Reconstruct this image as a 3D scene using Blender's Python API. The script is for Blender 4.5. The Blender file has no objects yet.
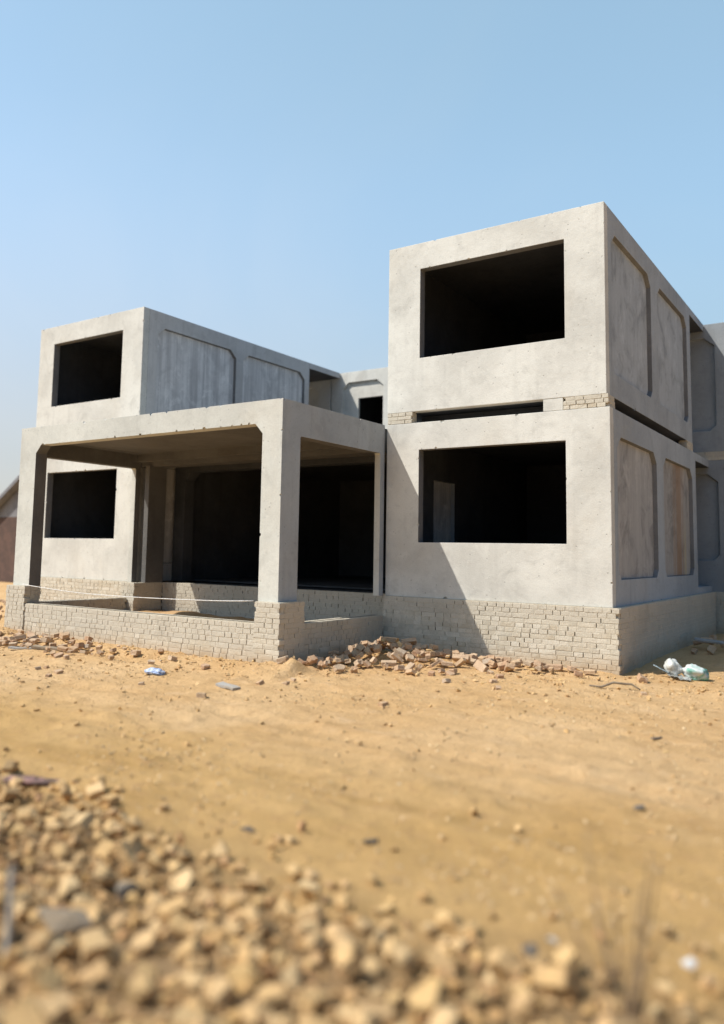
import bpy, bmesh, math, random
import numpy as np
from mathutils import Vector, Matrix, Euler, noise

random.seed(7); np.random.seed(7)
S = bpy.context.scene
COL = S.collection
R = math.radians

# ------------------------------------------------------------------ helpers
def link(o): COL.objects.link(o); return o

def tag(o, label=None, cat=None, group=None, kind=None):
    if label: o['label'] = label
    if cat: o['category'] = cat
    if group: o['group'] = group
    if kind: o['kind'] = kind
    return o

def empty(name, loc, parent=None):
    o = bpy.data.objects.new(name, None); o.empty_display_size = .3
    link(o); o.location = loc
    if parent: o.parent = parent
    return o

def obj(name, me, mats, parent=None, loc=(0, 0, 0)):
    o = bpy.data.objects.new(name, me); link(o)
    me.name = name
    if not isinstance(mats, (list, tuple)): mats = [mats]
    idx = [p.material_index for p in me.polygons] if len(mats) > 1 else None
    me.materials.clear()
    for m in mats: me.materials.append(m)
    if idx: me.polygons.foreach_set('material_index', [min(i, len(mats) - 1) for i in idx]); me.update()
    o.location = loc
    if parent: o.parent = parent
    return o

def bm_box(bm, x0, x1, y0, y1, z0, z1):
    v = [bm.verts.new((x, y, z)) for x in (x0, x1) for y in (y0, y1) for z in (z0, z1)]
    for f in ((0, 1, 3, 2), (4, 6, 7, 5), (0, 4, 5, 1), (2, 3, 7, 6), (0, 2, 6, 4), (1, 5, 7, 3)):
        bm.faces.new([v[i] for i in f])
    return v

def to_mesh(bm, name='m', smooth=False):
    bmesh.ops.recalc_face_normals(bm, faces=bm.faces)
    me = bpy.data.meshes.new(name); bm.to_mesh(me); bm.free()
    if smooth:
        for p in me.polygons: p.use_smooth = True
    return me

def box_mesh(*b):
    bm = bmesh.new(); bm_box(bm, *b); return to_mesh(bm)

def octagon(a0, a1, z0, z1, ca=.2, cz=.17, cb=.12):
    return [(a0 + cb, z0), (a1 - cb, z0), (a1, z0 + cb), (a1, z1 - cz), (a1 - ca, z1), (a0 + ca, z1), (a0, z1 - cz), (a0, z0 + cb)]

def prism(pts, axis, c0, c1, scale=0.0):
    """polygon of (a, z) pushed along x (axis 0: a is y) or y (axis 1: a is x); the end at c1 may be scaled (draft)"""
    bm = bmesh.new()
    ma = sum(p[0] for p in pts) / len(pts); mz = sum(p[1] for p in pts) / len(pts)
    rings = []
    for c, s in ((c0, 0.0), (c1, scale)):
        ring = []
        for a, z in pts:
            if s:
                a = a + (s if a > ma else -s); z = z + (s if z > mz else -s)
            ring.append(bm.verts.new((c, a, z) if axis == 0 else (a, c, z)))
        rings.append(ring)
    n = len(pts)
    bm.faces.new(rings[0]); bm.faces.new(rings[1][::-1])
    for i in range(n):
        bm.faces.new((rings[0][i], rings[1][i], rings[1][(i + 1) % n], rings[0][(i + 1) % n]))
    return to_mesh(bm)

def join_meshes(ms):
    bm = bmesh.new()
    for m in ms: bm.from_mesh(m)
    return to_mesh(bm)

def boolean(me, cutters, self_=False, op='DIFFERENCE'):
    o = link(bpy.data.objects.new('tmp', me)); tmp = [o]
    for c in cutters:
        co = link(bpy.data.objects.new('tmpc', c)); tmp.append(co)
        md = o.modifiers.new('b', 'BOOLEAN'); md.operation = op; md.object = co; md.solver = 'EXACT'; md.use_self = self_
    dg = bpy.context.evaluated_depsgraph_get()
    dg.update()
    r = bpy.data.meshes.new_from_object(o.evaluated_get(dg))
    for t in tmp:
        bpy.data.objects.remove(t)
    return r

def bevel(me, w=.007, skip=None):
    bm = bmesh.new(); bm.from_mesh(me)
    bmesh.ops.remove_doubles(bm, verts=bm.verts, dist=1e-5)
    bmesh.ops.dissolve_limit(bm, angle_limit=.01, verts=bm.verts, edges=bm.edges)
    es = [e for e in bm.edges if len(e.link_faces) == 2 and e.calc_face_angle(0) > .5
          and not (skip and skip(e.verts[0].co) and skip(e.verts[1].co))]
    bmesh.ops.bevel(bm, geom=es, offset=w, segments=2, profile=.6, affect='EDGES', clamp_overlap=True)
    return to_mesh(bm)

def blob(p, r, rnd):
    bm = bmesh.new()
    bmesh.ops.create_icosphere(bm, subdivisions=1, radius=1)
    s = Vector((rnd.uniform(.7, 1.6), rnd.uniform(.7, 1.3), rnd.uniform(.6, 1.1))) * r
    m = Euler((rnd.uniform(0, 6), rnd.uniform(0, 6), rnd.uniform(0, 6))).to_matrix()
    for v in bm.verts:
        v.co = m @ Vector([a * b for a, b in zip(v.co * rnd.uniform(.75, 1.2), s)]) + Vector(p)
    return to_mesh(bm)

def chip(me, segs, rnd, rmin=.008, rmax=.028, per_m=3.0):
    """break small pieces out of the edges given as segments"""
    bl = []
    for p, q in segs:
        p = Vector(p); q = Vector(q); L = (q - p).length
        n = max(1, int(L * per_m)); used = []
        for i in range(n):
            t = (i + rnd.uniform(.1, .9)) / n
            if rnd.random() < .35: continue
            r = rmin + (rmax - rmin) * rnd.random() ** 2.2
            bl.append(blob(p.lerp(q, t) + Vector([rnd.uniform(-.3, .3) * r for _ in 'xyz']), r, rnd))
    if not bl: return me
    return boolean(me, [join_meshes(bl)], self_=True)

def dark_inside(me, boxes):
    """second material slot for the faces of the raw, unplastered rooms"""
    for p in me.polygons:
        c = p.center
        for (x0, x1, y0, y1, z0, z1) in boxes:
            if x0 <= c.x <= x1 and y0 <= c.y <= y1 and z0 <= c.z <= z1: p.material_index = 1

# ------------------------------------------------------------------ materials
def newmat(name):
    m = bpy.data.materials.new(name); m.use_nodes = True
    nt = m.node_tree; nt.nodes.clear()
    out = nt.nodes.new('ShaderNodeOutputMaterial'); b = nt.nodes.new('ShaderNodeBsdfPrincipled')
    nt.links.new(b.outputs[0], out.inputs[0])
    b.inputs['Roughness'].default_value = .9
    b.inputs['Specular IOR Level'].default_value = .2
    return m, nt, b

class NT:
    def __init__(s, nt): s.nt = nt
    def n(s, t, **k):
        x = s.nt.nodes.new(t)
        for a, v in k.items(): setattr(x, a, v)
        return x
    def put(s, sock, v):
        if hasattr(v, 'links'): s.nt.links.new(v, sock)
        elif isinstance(v, (tuple, list)) and len(v) == 3 and sock.type == 'RGBA': sock.default_value = (*v, 1)
        else: sock.default_value = v
    def pos(s, scale=(1, 1, 1), loc=(0, 0, 0)):
        g = s.n('ShaderNodeNewGeometry'); m = s.n('ShaderNodeMapping')
        s.nt.links.new(g.outputs['Position'], m.inputs[0]); m.inputs['Scale'].default_value = scale; m.inputs['Location'].default_value = loc
        return m.outputs[0]
    def noise(s, vec, scale, detail=5, rough=.55, dist=0):
        x = s.n('ShaderNodeTexNoise'); s.put(x.inputs['Vector'], vec)
        x.inputs['Scale'].default_value = scale; x.inputs['Detail'].default_value = detail
        x.inputs['Roughness'].default_value = rough; x.inputs['Distortion'].default_value = dist
        return x.outputs['Fac']
    def ramp(s, f, a, b, lo=0., hi=1.):
        x = s.n('ShaderNodeMapRange'); x.interpolation_type = 'SMOOTHSTEP'
        s.put(x.inputs[0], f); x.inputs[1].default_value = a; x.inputs[2].default_value = b
        x.inputs[3].default_value = lo; x.inputs[4].default_value = hi
        return x.outputs[0]
    def mix(s, f, a, b, mode='MIX'):
        x = s.n('ShaderNodeMix', data_type='RGBA', blend_type=mode)
        s.put(x.inputs[0], f); s.put(x.inputs[6], a); s.put(x.inputs[7], b)
        return x.outputs[2]
    def math(s, op, a, b=0.):
        x = s.n('ShaderNodeMath', operation=op); s.put(x.inputs[0], a); s.put(x.inputs[1], b)
        return x.outputs[0]
    def bump(s, h, strength, dist, bsdf, prev=None):
        x = s.n('ShaderNodeBump'); s.put(x.inputs['Height'], h)
        x.inputs['Strength'].default_value = strength; x.inputs['Distance'].default_value = dist
        if prev: s.put(x.inputs['Normal'], prev)
        s.nt.links.new(x.outputs[0], bsdf.inputs['Normal'])
        return x.outputs[0]

def mat_concrete(name, light, dark, stain=.5, streak=.25, warm=(.5, .43, .33)):
    m, nt, b = newmat(name); k = NT(nt)
    p = k.pos()
    big = k.noise(p, .55, 6, .6, .4)
    mid = k.noise(p, 2.6, 7, .65, .6)
    c = k.mix(k.ramp(big, .36, .62), dark, light)
    c = k.mix(k.ramp(mid, .48, .78, 0, stain), c, tuple(a * .72 for a in dark))
    pale = k.noise(k.pos((1, 1, 1), (7, 3, 1)), 4.2, 8, .7)
    c = k.mix(k.ramp(pale, .55, .75, 0, .45), c, tuple(min(1, a * 1.14) for a in light))
    st = k.noise(k.pos((5.5, 5.5, .35)), 1.0, 5, .6, .3)
    c = k.mix(k.ramp(st, .52, .75, 0, streak), c, tuple(a * .62 for a in dark))
    wm = k.noise(k.pos((1, 1, .6), (3, 9, 4)), .9, 4, .6)
    c = k.mix(k.ramp(wm, .52, .72, 0, .35), c, warm)
    gr = k.noise(p, 11, 9, .78, .3)
    c = k.mix(k.ramp(gr, .52, .66, 0, .28), c, tuple(a * .66 for a in dark))
    gs = k.noise(k.pos((1, 1, 2.2), (2, 6, 1)), 6, 9, .75, .6)
    c = k.mix(k.ramp(gs, .55, .68, 0, .3), c, tuple(min(1, a * 1.12) for a in light))
    fine = k.noise(p, 60, 4, .7)
    c = k.mix(k.ramp(fine, .3, .75, .0, .22), c, tuple(a * .55 for a in dark))
    # pits left by air bubbles
    vo = k.n('ShaderNodeTexVoronoi', feature='F1'); k.put(vo.inputs['Vector'], p); vo.inputs['Scale'].default_value = 9.0
    pit = k.ramp(vo.outputs['Distance'], .05, .11, 1, 0)
    c = k.mix(k.math('MULTIPLY', pit, .55), c, tuple(a * .4 for a in dark))
    k.put(b.inputs['Base Color'], c)
    n1 = k.bump(k.noise(p, 3.5, 6, .6), .5, .02, b)
    n2 = k.bump(k.noise(p, 45, 5, .65), .45, .006, b, n1)
    k.bump(k.math('SUBTRACT', 1.0, pit), .5, .006, b, n2)
    return m

M = {}
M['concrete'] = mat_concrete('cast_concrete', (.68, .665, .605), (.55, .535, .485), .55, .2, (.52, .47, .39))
M['side'] = mat_concrete('cast_side_concrete', (.42, .455, .48), (.34, .37, .395), .5, .35, (.38, .38, .36))  # side walls: dimmer, bluish shade put into the base colour
M['rear'] = mat_concrete('cast_rear_concrete', (.34, .365, .38), (.28, .30, .315), .5, .3, (.23, .23, .22))  # rear block: shade behind the near wing put into a darker base
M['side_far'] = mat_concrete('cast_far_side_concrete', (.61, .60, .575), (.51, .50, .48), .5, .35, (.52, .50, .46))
M['edge'] = mat_concrete('dirty_recess_edge', (.24, .24, .24), (.17, .17, .17), .5, .3, (.20, .18, .15))  # recess returns and window reveals, their shade painted as a darker colour
M['porch'] = mat_concrete('porch_concrete', (.63, .625, .565), (.52, .515, .465), .5, .16, (.50, .45, .37))
M['inner'] = mat_concrete('shaded_inner_concrete', (.17, .165, .158), (.12, .118, .114), .4, .2, (.14, .12, .10))  # inside of the porch, darkened in colour to stand in for shade
M['raw'] = mat_concrete('raw_inner_concrete', (.10, .105, .112), (.065, .068, .073), .5, .3, (.085, .08, .072))  # rooms and slab undersides: darkness of shade put into the base colour

def mat_panel(name, rust=False, base=(.76, .745, .715), dk=(.50, .49, .475), streak=.8, blot=.75):
    """formwork face inside the recesses: vertical board marks and runs of dirt"""
    m, nt, b = newmat(name); k = NT(nt)
    p = k.pos()
    st = k.noise(k.pos((9, 9, .25)), 1.0, 6, .65, .2)
    c = k.mix(k.ramp(st, .33, .66, 0, streak), base, dk)
    st2 = k.noise(k.pos((26, 26, .5), (2, 5, 0)), 1.0, 4, .7)
    c = k.mix(k.ramp(st2, .5, .75, 0, .5 * streak), c, tuple(a * 1.3 for a in base))
    bl = k.noise(p, 1.6, 7, .68, .7)
    c = k.mix(k.ramp(bl, .45, .66, 0, blot), c, tuple(a * .78 for a in dk))
    bp = k.noise(k.pos((1, 1, .7), (5, 2, 8)), 2.7, 8, .72, .5)
    c = k.mix(k.ramp(bp, .52, .7, 0, .7), c, tuple(a * 1.25 for a in base))
    sp_ = k.noise(p, 14, 6, .7)
    c = k.mix(k.ramp(sp_, .55, .75, 0, .5), c, tuple(a * .7 for a in dk))
    if rust:
        g = k.n('ShaderNodeSeparateXYZ'); k.put(g.inputs[0], p)
        w = k.math('ABSOLUTE', k.math('SUBTRACT', g.outputs[1], 4.45))
        w = k.math('ADD', w, k.math('MULTIPLY', k.math('SUBTRACT', st, .5), 1.4))
        f = k.math('MULTIPLY', k.ramp(w, .05, .55, 1, 0), k.ramp(g.outputs[2], 1.25, 2.0, .9, .75))
        c = k.mix(k.math('MULTIPLY', f, .8), c, (.30, .17, .08))
        w2 = k.math('ABSOLUTE', k.math('SUBTRACT', g.outputs[1], 4.95))
        f2 = k.math('MULTIPLY', k.ramp(k.math('ADD', w2, k.math('MULTIPLY', k.math('SUBTRACT', st, .5), .5)), .0, .14, 1, 0), k.ramp(g.outputs[2], 2.5, 1.6, 0, .6))
        c = k.mix(f2, c, (.5, .42, .24))
    k.put(b.inputs['Base Color'], c)
    n1 = k.bump(st2, .5, .01, b)
    k.bump(k.noise(p, 40, 5, .65), .4, .005, b, n1)
    return m
M['panel'] = mat_panel('formwork_face', streak=1.0, blot=.45)
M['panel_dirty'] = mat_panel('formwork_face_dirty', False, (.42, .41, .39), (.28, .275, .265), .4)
M['panel_pale'] = mat_panel('formwork_face_pale', base=(.43, .465, .49), dk=(.31, .335, .355), streak=.3)  # cool blue of the shaded wall put into the base colour
M['panel_rust'] = mat_panel('formwork_face_rusty', True, (.40, .38, .35), (.26, .25, .235), .4)

def mat_brick(name, cols, mort):
    m, nt, b = newmat(name); k = NT(nt)
    p = k.pos()
    g = k.n('ShaderNodeNewGeometry')
    cr = k.n('ShaderNodeValToRGB'); cr.color_ramp.interpolation = 'LINEAR'
    el = cr.color_ramp.elements
    while len(el) < len(cols): el.new(.5)
    for i, cc in enumerate(cols): el[i].position = i / (len(cols) - 1); el[i].color = (*cc, 1)
    k.put(cr.inputs[0], g.outputs['Random Per Island'])
    c = cr.outputs[0]
    sm = k.noise(p, 5.5, 7, .7, .8)
    c = k.mix(k.ramp(sm, .42, .66, 0, .7), c, mort)
    big = k.noise(p, 1.1, 5, .6)
    c = k.mix(k.ramp(big, .5, .75, 0, .35), c, tuple(a * .6 for a in mort))
    fine = k.noise(p, 70, 4, .7)
    c = k.mix(k.ramp(fine, .35, .75, 0, .35), c, tuple(a * .5 for a in mort))
    # dust thrown up from the ground
    s = k.n('ShaderNodeSeparateXYZ'); k.put(s.inputs[0], p)
    d = k.math('ADD', s.outputs[2], k.math('MULTIPLY', k.math('SUBTRACT', sm, .5), .25))
    c = k.mix(k.ramp(d, .0, .28, .55, 0), c, (.42, .29, .16))
    k.put(b.inputs['Base Color'], c)
    n1 = k.bump(k.noise(p, 22, 6, .7), .8, .012, b)
    k.bump(fine, .4, .004, b, n1)
    return m
M['brick'] = mat_brick('grey_brick', [(.47, .42, .33), (.58, .53, .43), (.50, .43, .32), (.64, .59, .49), (.55, .49, .38)], (.66, .60, .49))
M['mortar'] = mat_brick('mortar', [(.53, .48, .39), (.55, .50, .41)], (.57, .52, .42))

def mat_rubble(name, cols, dust=(.50, .36, .20), amount=.5, scale=9):
    m, nt, b = newmat(name); k = NT(nt)
    tc = k.n('ShaderNodeTexCoord'); p = k.pos()
    g = k.n('ShaderNodeNewGeometry'); oi = k.n('ShaderNodeObjectInfo')
    r = k.math('FRACT', k.math('ADD', k.math('MULTIPLY', g.outputs['Random Per Island'], 3.7), k.math('MULTIPLY', oi.outputs['Random'], 5.3)))
    cr = k.n('ShaderNodeValToRGB'); el = cr.color_ramp.elements
    while len(el) < len(cols): el.new(.5)
    for i, cc in enumerate(cols): el[i].position = i / (len(cols) - 1); el[i].color = (*cc, 1)
    k.put(cr.inputs[0], r); c = cr.outputs[0]
    n = k.noise(p, scale, 6, .65, .5)
    c = k.mix(k.ramp(n, .42, .68, 0, amount), c, dust)
    f = k.noise(p, 55, 5, .7)
    c = k.mix(k.ramp(f, .4, .75, 0, .4), c, (.14, .10, .07))
    k.put(b.inputs['Base Color'], c)
    n1 = k.bump(k.noise(p, 18, 6, .7), .8, .012, b)
    k.bump(f, .5, .004, b, n1)
    return m
M['stone'] = mat_rubble('rubble_stone', [(0.603, 0.395, 0.179), (0.530, 0.329, 0.144), (0.676, 0.479, 0.251), (0.468, 0.291, 0.137), (0.624, 0.414, 0.182), (0.582, 0.367, 0.179), (0.655, 0.442, 0.220), (0.499, 0.329, 0.163), (0.593, 0.385, 0.160)], (0.603, 0.395, 0.175), .6)
M['chips'] = mat_rubble('rubble_chips', [(0.534, 0.325, 0.134), (0.467, 0.266, 0.109), (0.623, 0.424, 0.212), (0.400, 0.226, 0.103), (0.555, 0.345, 0.134), (0.511, 0.286, 0.141), (0.578, 0.365, 0.181), (0.411, 0.266, 0.134), (0.522, 0.315, 0.118), (0.667, 0.472, 0.258)], (0.555, 0.334, 0.125), .6)
M['clod'] = mat_rubble('sand_clods', [(.60, .42, .22), (.56, .38, .19), (.66, .48, .28), (.50, .34, .17)], (.64, .46, .25), .5)
M['broken'] = mat_rubble('broken_brick_clay', [(.52, .35, .22), (.46, .31, .20), (.58, .43, .29), (.42, .25, .15), (.54, .37, .22), (.46, .37, .28)], (.58, .43, .27), .55)
M['dark_stone'] = mat_rubble('dark_stone', [(.10, .095, .09), (.16, .14, .12)], (.30, .22, .13), .3)
M['slate'] = mat_rubble('grey_chunk', [(.22, .175, .13), (.26, .21, .155)], (.40, .29, .17), .55)
M['white_stone'] = mat_rubble('white_pebble', [(.62, .62, .60), (.66, .65, .63)], (.6, .52, .42), .3)
M['board'] = mat_rubble('grey_board', [(.34, .33, .31), (.40, .38, .35)], (.46, .36, .22), .35)

def mat_plain(name, a, b_, scale=6, rough=.8, spec=.3, bump=.3, stretch=(1, 1, 1)):
    m, nt, b = newmat(name); k = NT(nt)
    p = k.pos(stretch)
    c = k.mix(k.ramp(k.noise(p, scale, 5, .6, .5), .38, .62), a, b_)
    k.put(b.inputs['Base Color'], c); b.inputs['Roughness'].default_value = rough; b.inputs['Specular IOR Level'].default_value = spec
    k.bump(k.noise(p, scale * 5, 5, .65), bump, .005, b)
    return m
M['bag'] = mat_plain('white_plastic', (.62, .63, .60), (.46, .47, .43), 9, .45, .5)
M['bag_green'] = mat_plain('printed_plastic', (.60, .63, .60), (.08, .34, .25), 5.5, .45, .5)
M['blue_plastic'] = mat_plain('blue_white_plastic', (.62, .68, .78), (.16, .25, .48), 30, .4, .5)
M['blue_strip'] = mat_plain('pale_blue_strip', (.45, .55, .60), (.30, .38, .42), 12, .5, .4)
M['rag'] = mat_plain('faded_cloth', (.34, .20, .17), (.09, .07, .06), 14, .95, .1)
M['wood'] = mat_plain('weathered_wood', (.34, .27, .19), (.22, .17, .12), 8, .9, .1, .5, (1, 1, .3))
M['stake'] = mat_plain('grey_wood', (.46, .43, .38), (.30, .28, .25), 8, .9, .1, .5, (3, 3, .4))
M['straw'] = mat_plain('dry_stem', (.36, .25, .14), (.25, .17, .10), 20, .8, .2)
M['string'] = mat_plain('white_string', (.72, .70, .66), (.55, .53, .5), 20, .8, .2)
M['shed_roof'] = mat_plain('grey_sheet_roof', (.20, .20, .21), (.15, .15, .16), 1.5, .6, .3)
M['shed_wall'] = mat_plain('red_brick_wall', (.13, .085, .07), (.10, .07, .06), 2.5, .9, .1)

def mat_ground():
    m, nt, b = newmat('sandy_earth'); k = NT(nt)
    p = k.pos()
    s = k.n('ShaderNodeSeparateXYZ'); k.put(s.inputs[0], p)
    a = k.noise(p, .5, 6, .6, .5)
    c = k.mix(k.ramp(a, .35, .65), (0.642, 0.404, 0.188), (0.706, 0.470, 0.242))
    st = k.noise(k.pos((.5, 1.9, 1)), 1.1, 7, .65, .7)
    c = k.mix(k.ramp(st, .5, .68, 0, .5), c, (0.555, 0.334, 0.147))
    pale = k.noise(k.pos((1, 1.7, 1), (4, 8, 0)), 1.9, 8, .7, .5)
    c = k.mix(k.ramp(pale, .52, .72, 0, .6), c, (0.749, 0.518, 0.301))
    # damper, yellower band in front of the rubble
    yw = k.math('ADD', s.outputs[1], k.math('MULTIPLY', k.math('SUBTRACT', a, .5), 1.6))
    band = k.math('MULTIPLY', k.ramp(yw, -5.0, -6.9), k.ramp(yw, -8.8, -7.9))
    c = k.mix(k.math('MULTIPLY', band, .74), c, k.mix(k.ramp(st, .4, .65), (.61, .375, .14), (.50, .295, .095)))
    mid = k.noise(p, 7, 7, .7, .3)
    c = k.mix(k.ramp(mid, .5, .68, 0, .5), c, (0.466, 0.275, 0.130))
    f = k.noise(p, 48, 5, .75)
    c = k.mix(k.ramp(f, .42, .75, 0, .5), c, (0.403, 0.236, 0.112))
    # darker ground under the rubble bank: shade between the stones put into the colour
    under = k.ramp(yw, -7.6, -8.3)
    c = k.mix(k.math('MULTIPLY', under, .8), c, (.27, .175, .09))
    k.put(b.inputs['Base Color'], c)
    b.inputs['Specular IOR Level'].default_value = .1
    n1 = k.bump(st, .4, .04, b)
    n2 = k.bump(mid, .9, .045, b, n1)
    n3 = k.bump(k.noise(p, 19, 6, .75, .3), .9, .025, b, n2)
    k.bump(f, .8, .012, b, n3)
    return m
M['ground'] = mat_ground()
M['soil'] = mat_plain('orange_fill_soil', (.52, .34, .18), (.42, .26, .13), 6, .95, .1, .8)

# ------------------------------------------------------------------ camera (solved from the photograph)
cam_d = bpy.data.cameras.new('camera'); cam = link(bpy.data.objects.new('camera', cam_d)); S.camera = cam
yaw, pit, rol = .6089, .0972, .019
F = Vector((-math.sin(yaw) * math.cos(pit), math.cos(yaw) * math.cos(pit), math.sin(pit)))
Rt = Vector((math.cos(yaw), math.sin(yaw), 0)); Up = Rt.cross(F)
Rt, Up = math.cos(rol) * Rt + math.sin(rol) * Up, -math.sin(rol) * Rt + math.cos(rol) * Up
cam.matrix_world = Matrix(((Rt.x, Up.x, -F.x, 3.0646), (Rt.y, Up.y, -F.y, -10.9179), (Rt.z, Up.z, -F.z, 1.5216), (0, 0, 0, 1)))
cam_d.sensor_width = 36; cam_d.sensor_fit = 'AUTO'; cam_d.lens = 802.89 / 1024 * 36
cam_d.shift_x = (362 - 332.58) / 1024; cam_d.shift_y = -(512 - 472.72) / 1024
cam_d.clip_start = .05; cam_d.clip_end = 3000
cam_d.dof.use_dof = True; cam_d.dof.focus_distance = 12.0; cam_d.dof.aperture_fstop = .48; cam_d.dof.aperture_blades = 0

# ------------------------------------------------------------------ light
sun_from = Vector((-.53, -.62, 1.0)).normalized()
el = math.asin(sun_from.z); az = math.atan2(sun_from.x, sun_from.y)
sd = bpy.data.lights.new('sun', 'SUN'); sun = link(bpy.data.objects.new('sun', sd))
sd.energy = 5.0; sd.angle = R(.5); sd.color = (1, .955, .88)
sun.rotation_euler = sun_from.to_track_quat('Z', 'Y').to_euler(); sun.location = (-20, -20, 30)
W = bpy.data.worlds.new('World'); S.world = W; W.use_nodes = True
wt = W.node_tree; bg = wt.nodes['Background']
sky = wt.nodes.new('ShaderNodeTexSky'); sky.sky_type = 'NISHITA'; sky.sun_disc = False
sky.sun_elevation = el; sky.sun_rotation = az % (2 * math.pi)
sky.air_density = 1.0; sky.dust_density = 1.1; sky.ozone_density = 1.4; sky.altitude = 0
# hazy, dusty air: the clear-sky model plus a pale haze that thickens towards the horizon
kw = NT(wt)
tcw = wt.nodes.new('ShaderNodeTexCoord'); sw = wt.nodes.new('ShaderNodeSeparateXYZ'); wt.links.new(tcw.outputs['Generated'], sw.inputs[0])
hz = kw.math('MULTIPLY', kw.ramp(sw.outputs[2], -.05, .62, 1, 0), kw.ramp(sw.outputs[0], -.02, -.98, .12, 1))
haze = kw.mix(hz, (1.75, 2.65, 2.75), (4.3, 4.1, 4.0))
cl = kw.noise(tcw.outputs['Generated'], 2.2, 5, .55, .8)
haze = kw.mix(kw.ramp(cl, .35, .7, 0, .22), haze, (1.2, 2.3, 2.9))
haze = kw.mix(kw.ramp(sw.outputs[0], -.15, .35), haze, (.35, .95, 1.7))      # the side away from the sun is clearer
low = kw.mix(kw.ramp(sw.outputs[2], .03, .45), (.36, .31, .28), (1, 1, .97))
wt.links.new(kw.mix(1.0, kw.mix(1.0, kw.mix(1.0, sky.outputs[0], low, 'MULTIPLY'), kw.mix(kw.ramp(sw.outputs[0], -.15, .4), (1.2, 1.2, 1.25), (.55, .60, .66)), 'MULTIPLY'), haze, 'ADD'), bg.inputs[0]); bg.inputs[1].default_value = .12
S.view_settings.view_transform = 'Standard'; S.view_settings.look = 'None'; S.view_settings.exposure = 0
S.cycles.use_denoising = True
S.cycles.max_bounces = 8; S.cycles.diffuse_bounces = 4

# ------------------------------------------------------------------ ground
def hnoise(x, y, s, o=0.): return noise.noise(Vector((x * s + o, y * s - o, o * .37)))
def ground_h(x, y):
    h = .035 * hnoise(x, y, .45, 3.1) + .022 * hnoise(x, y * 1.6, 1.3, 7.7) + .013 * hnoise(x, y, 3.4, 1.3)
    if -13 < y < 3:
        h += .010 * hnoise(x, y, 6.5, 4.2) + .007 * hnoise(x, y * 1.4, 11.0, 2.2)
        h += .055 * max(0, hnoise(x, y, 4.6, 12.2) - .28) + .07 * max(0, hnoise(x, y * 1.2, 8.3, 21.2) - .33)
        yr = y + .22 * math.sin(x * .35) + .10 * hnoise(x, y, .6, 31)
        for y_, d_ in ((-3.7, .022), (-5.25, .026), (-4.5, .012), (-6.4, .014)):
            q = (yr - y_) / .13
            if abs(q) < 4: h += d_ * (-math.exp(-q * q) + .55 * math.exp(-(abs(q) - 1.7) ** 2 * 2)) * (.65 + .7 * hnoise(x, y_, 1.3, 5) + .35 * math.sin(x * 38))
    # earth thrown up against the walls, heap at the porch pier
    h += max(0, .015 + .09 * hnoise(x, y, 3.1, 8) + .07 * hnoise(x, y, 7.1, 3)) * math.exp(-((x + 3.1) / .8) ** 2 - ((y + 2.75) / .5) ** 2)
    h += .10 * math.exp(-((x + 2.5) / .9) ** 2 - ((y + 1.0) / .5) ** 2)
    if x < -3.0: h += .10 * math.exp(-((y + 2.95) / .35) ** 2) * (.4 + .6 * (hnoise(x, y, 1.1, 9) + .5))
    if x < -9: h += .06 * math.exp(-((y + 2.0) / 1.5) ** 2)
    # low bank of rubble the photographer stands at
    b = 1 / (1 + math.exp(max(-50, min(50, (y + 8.1) / .3))))
    far = 1 / (1 + math.exp(max(-50, min(50, (-y - 14) / .6))))
    h += b * far * (.04 + .05 * hnoise(x, y, 1.7, 2.2)) * (1.0 if x < 2 else max(.3, 1 - (x - 2) * .6))
    return h * (1.0 if abs(x) < 60 else .3)
def axis(lo, hi, step, far):
    a = list(np.arange(lo, hi + 1e-6, step)); d = step
    v = hi
    while v < far: d *= 1.25; v += d; a.append(v)
    d = step; v = lo
    while v > -far: d *= 1.25; v -= d; a.insert(0, v)
    return a
xs = axis(-13.5, 5, .058, 900); ys = axis(-10.2, 1.5, .052, 900)
verts = [(x, y, ground_h(x, y)) for y in ys for x in xs]
nx = len(xs)
faces = [(j * nx + i, j * nx + i + 1, (j + 1) * nx + i + 1, (j + 1) * nx + i) for j in range(len(ys) - 1) for i in range(nx - 1)]
me = bpy.data.meshes.new('ground'); me.from_pydata(verts, [], faces)
for p in me.polygons: p.use_smooth = True
tag(obj('ground', me, M['ground']), kind='structure')

# ------------------------------------------------------------------ the unfinished house
Z1, MH, GAP, MW = .842, 2.70, .18, 3.50
Z2 = Z1 + MH; Z3 = Z2 + GAP; Z4 = Z3 + MH + .012
XL = -9.33; XLL = -12.76; YB = 7.15; YS = 5.71; T = .16
house = empty('unfinished_house', (-4.7, 3, 0))
tag(house, 'unfinished two storey house of stacked grey precast concrete boxes on brick plinths', 'house')
HB = Vector((4.7, -3, 0))
def hpart(name, me, mats, parent=None, label=None):
    me.transform(Matrix.Translation(HB))
    o = obj(name, me, mats, parent or house)
    if label: o['label'] = label
    return o

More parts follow.
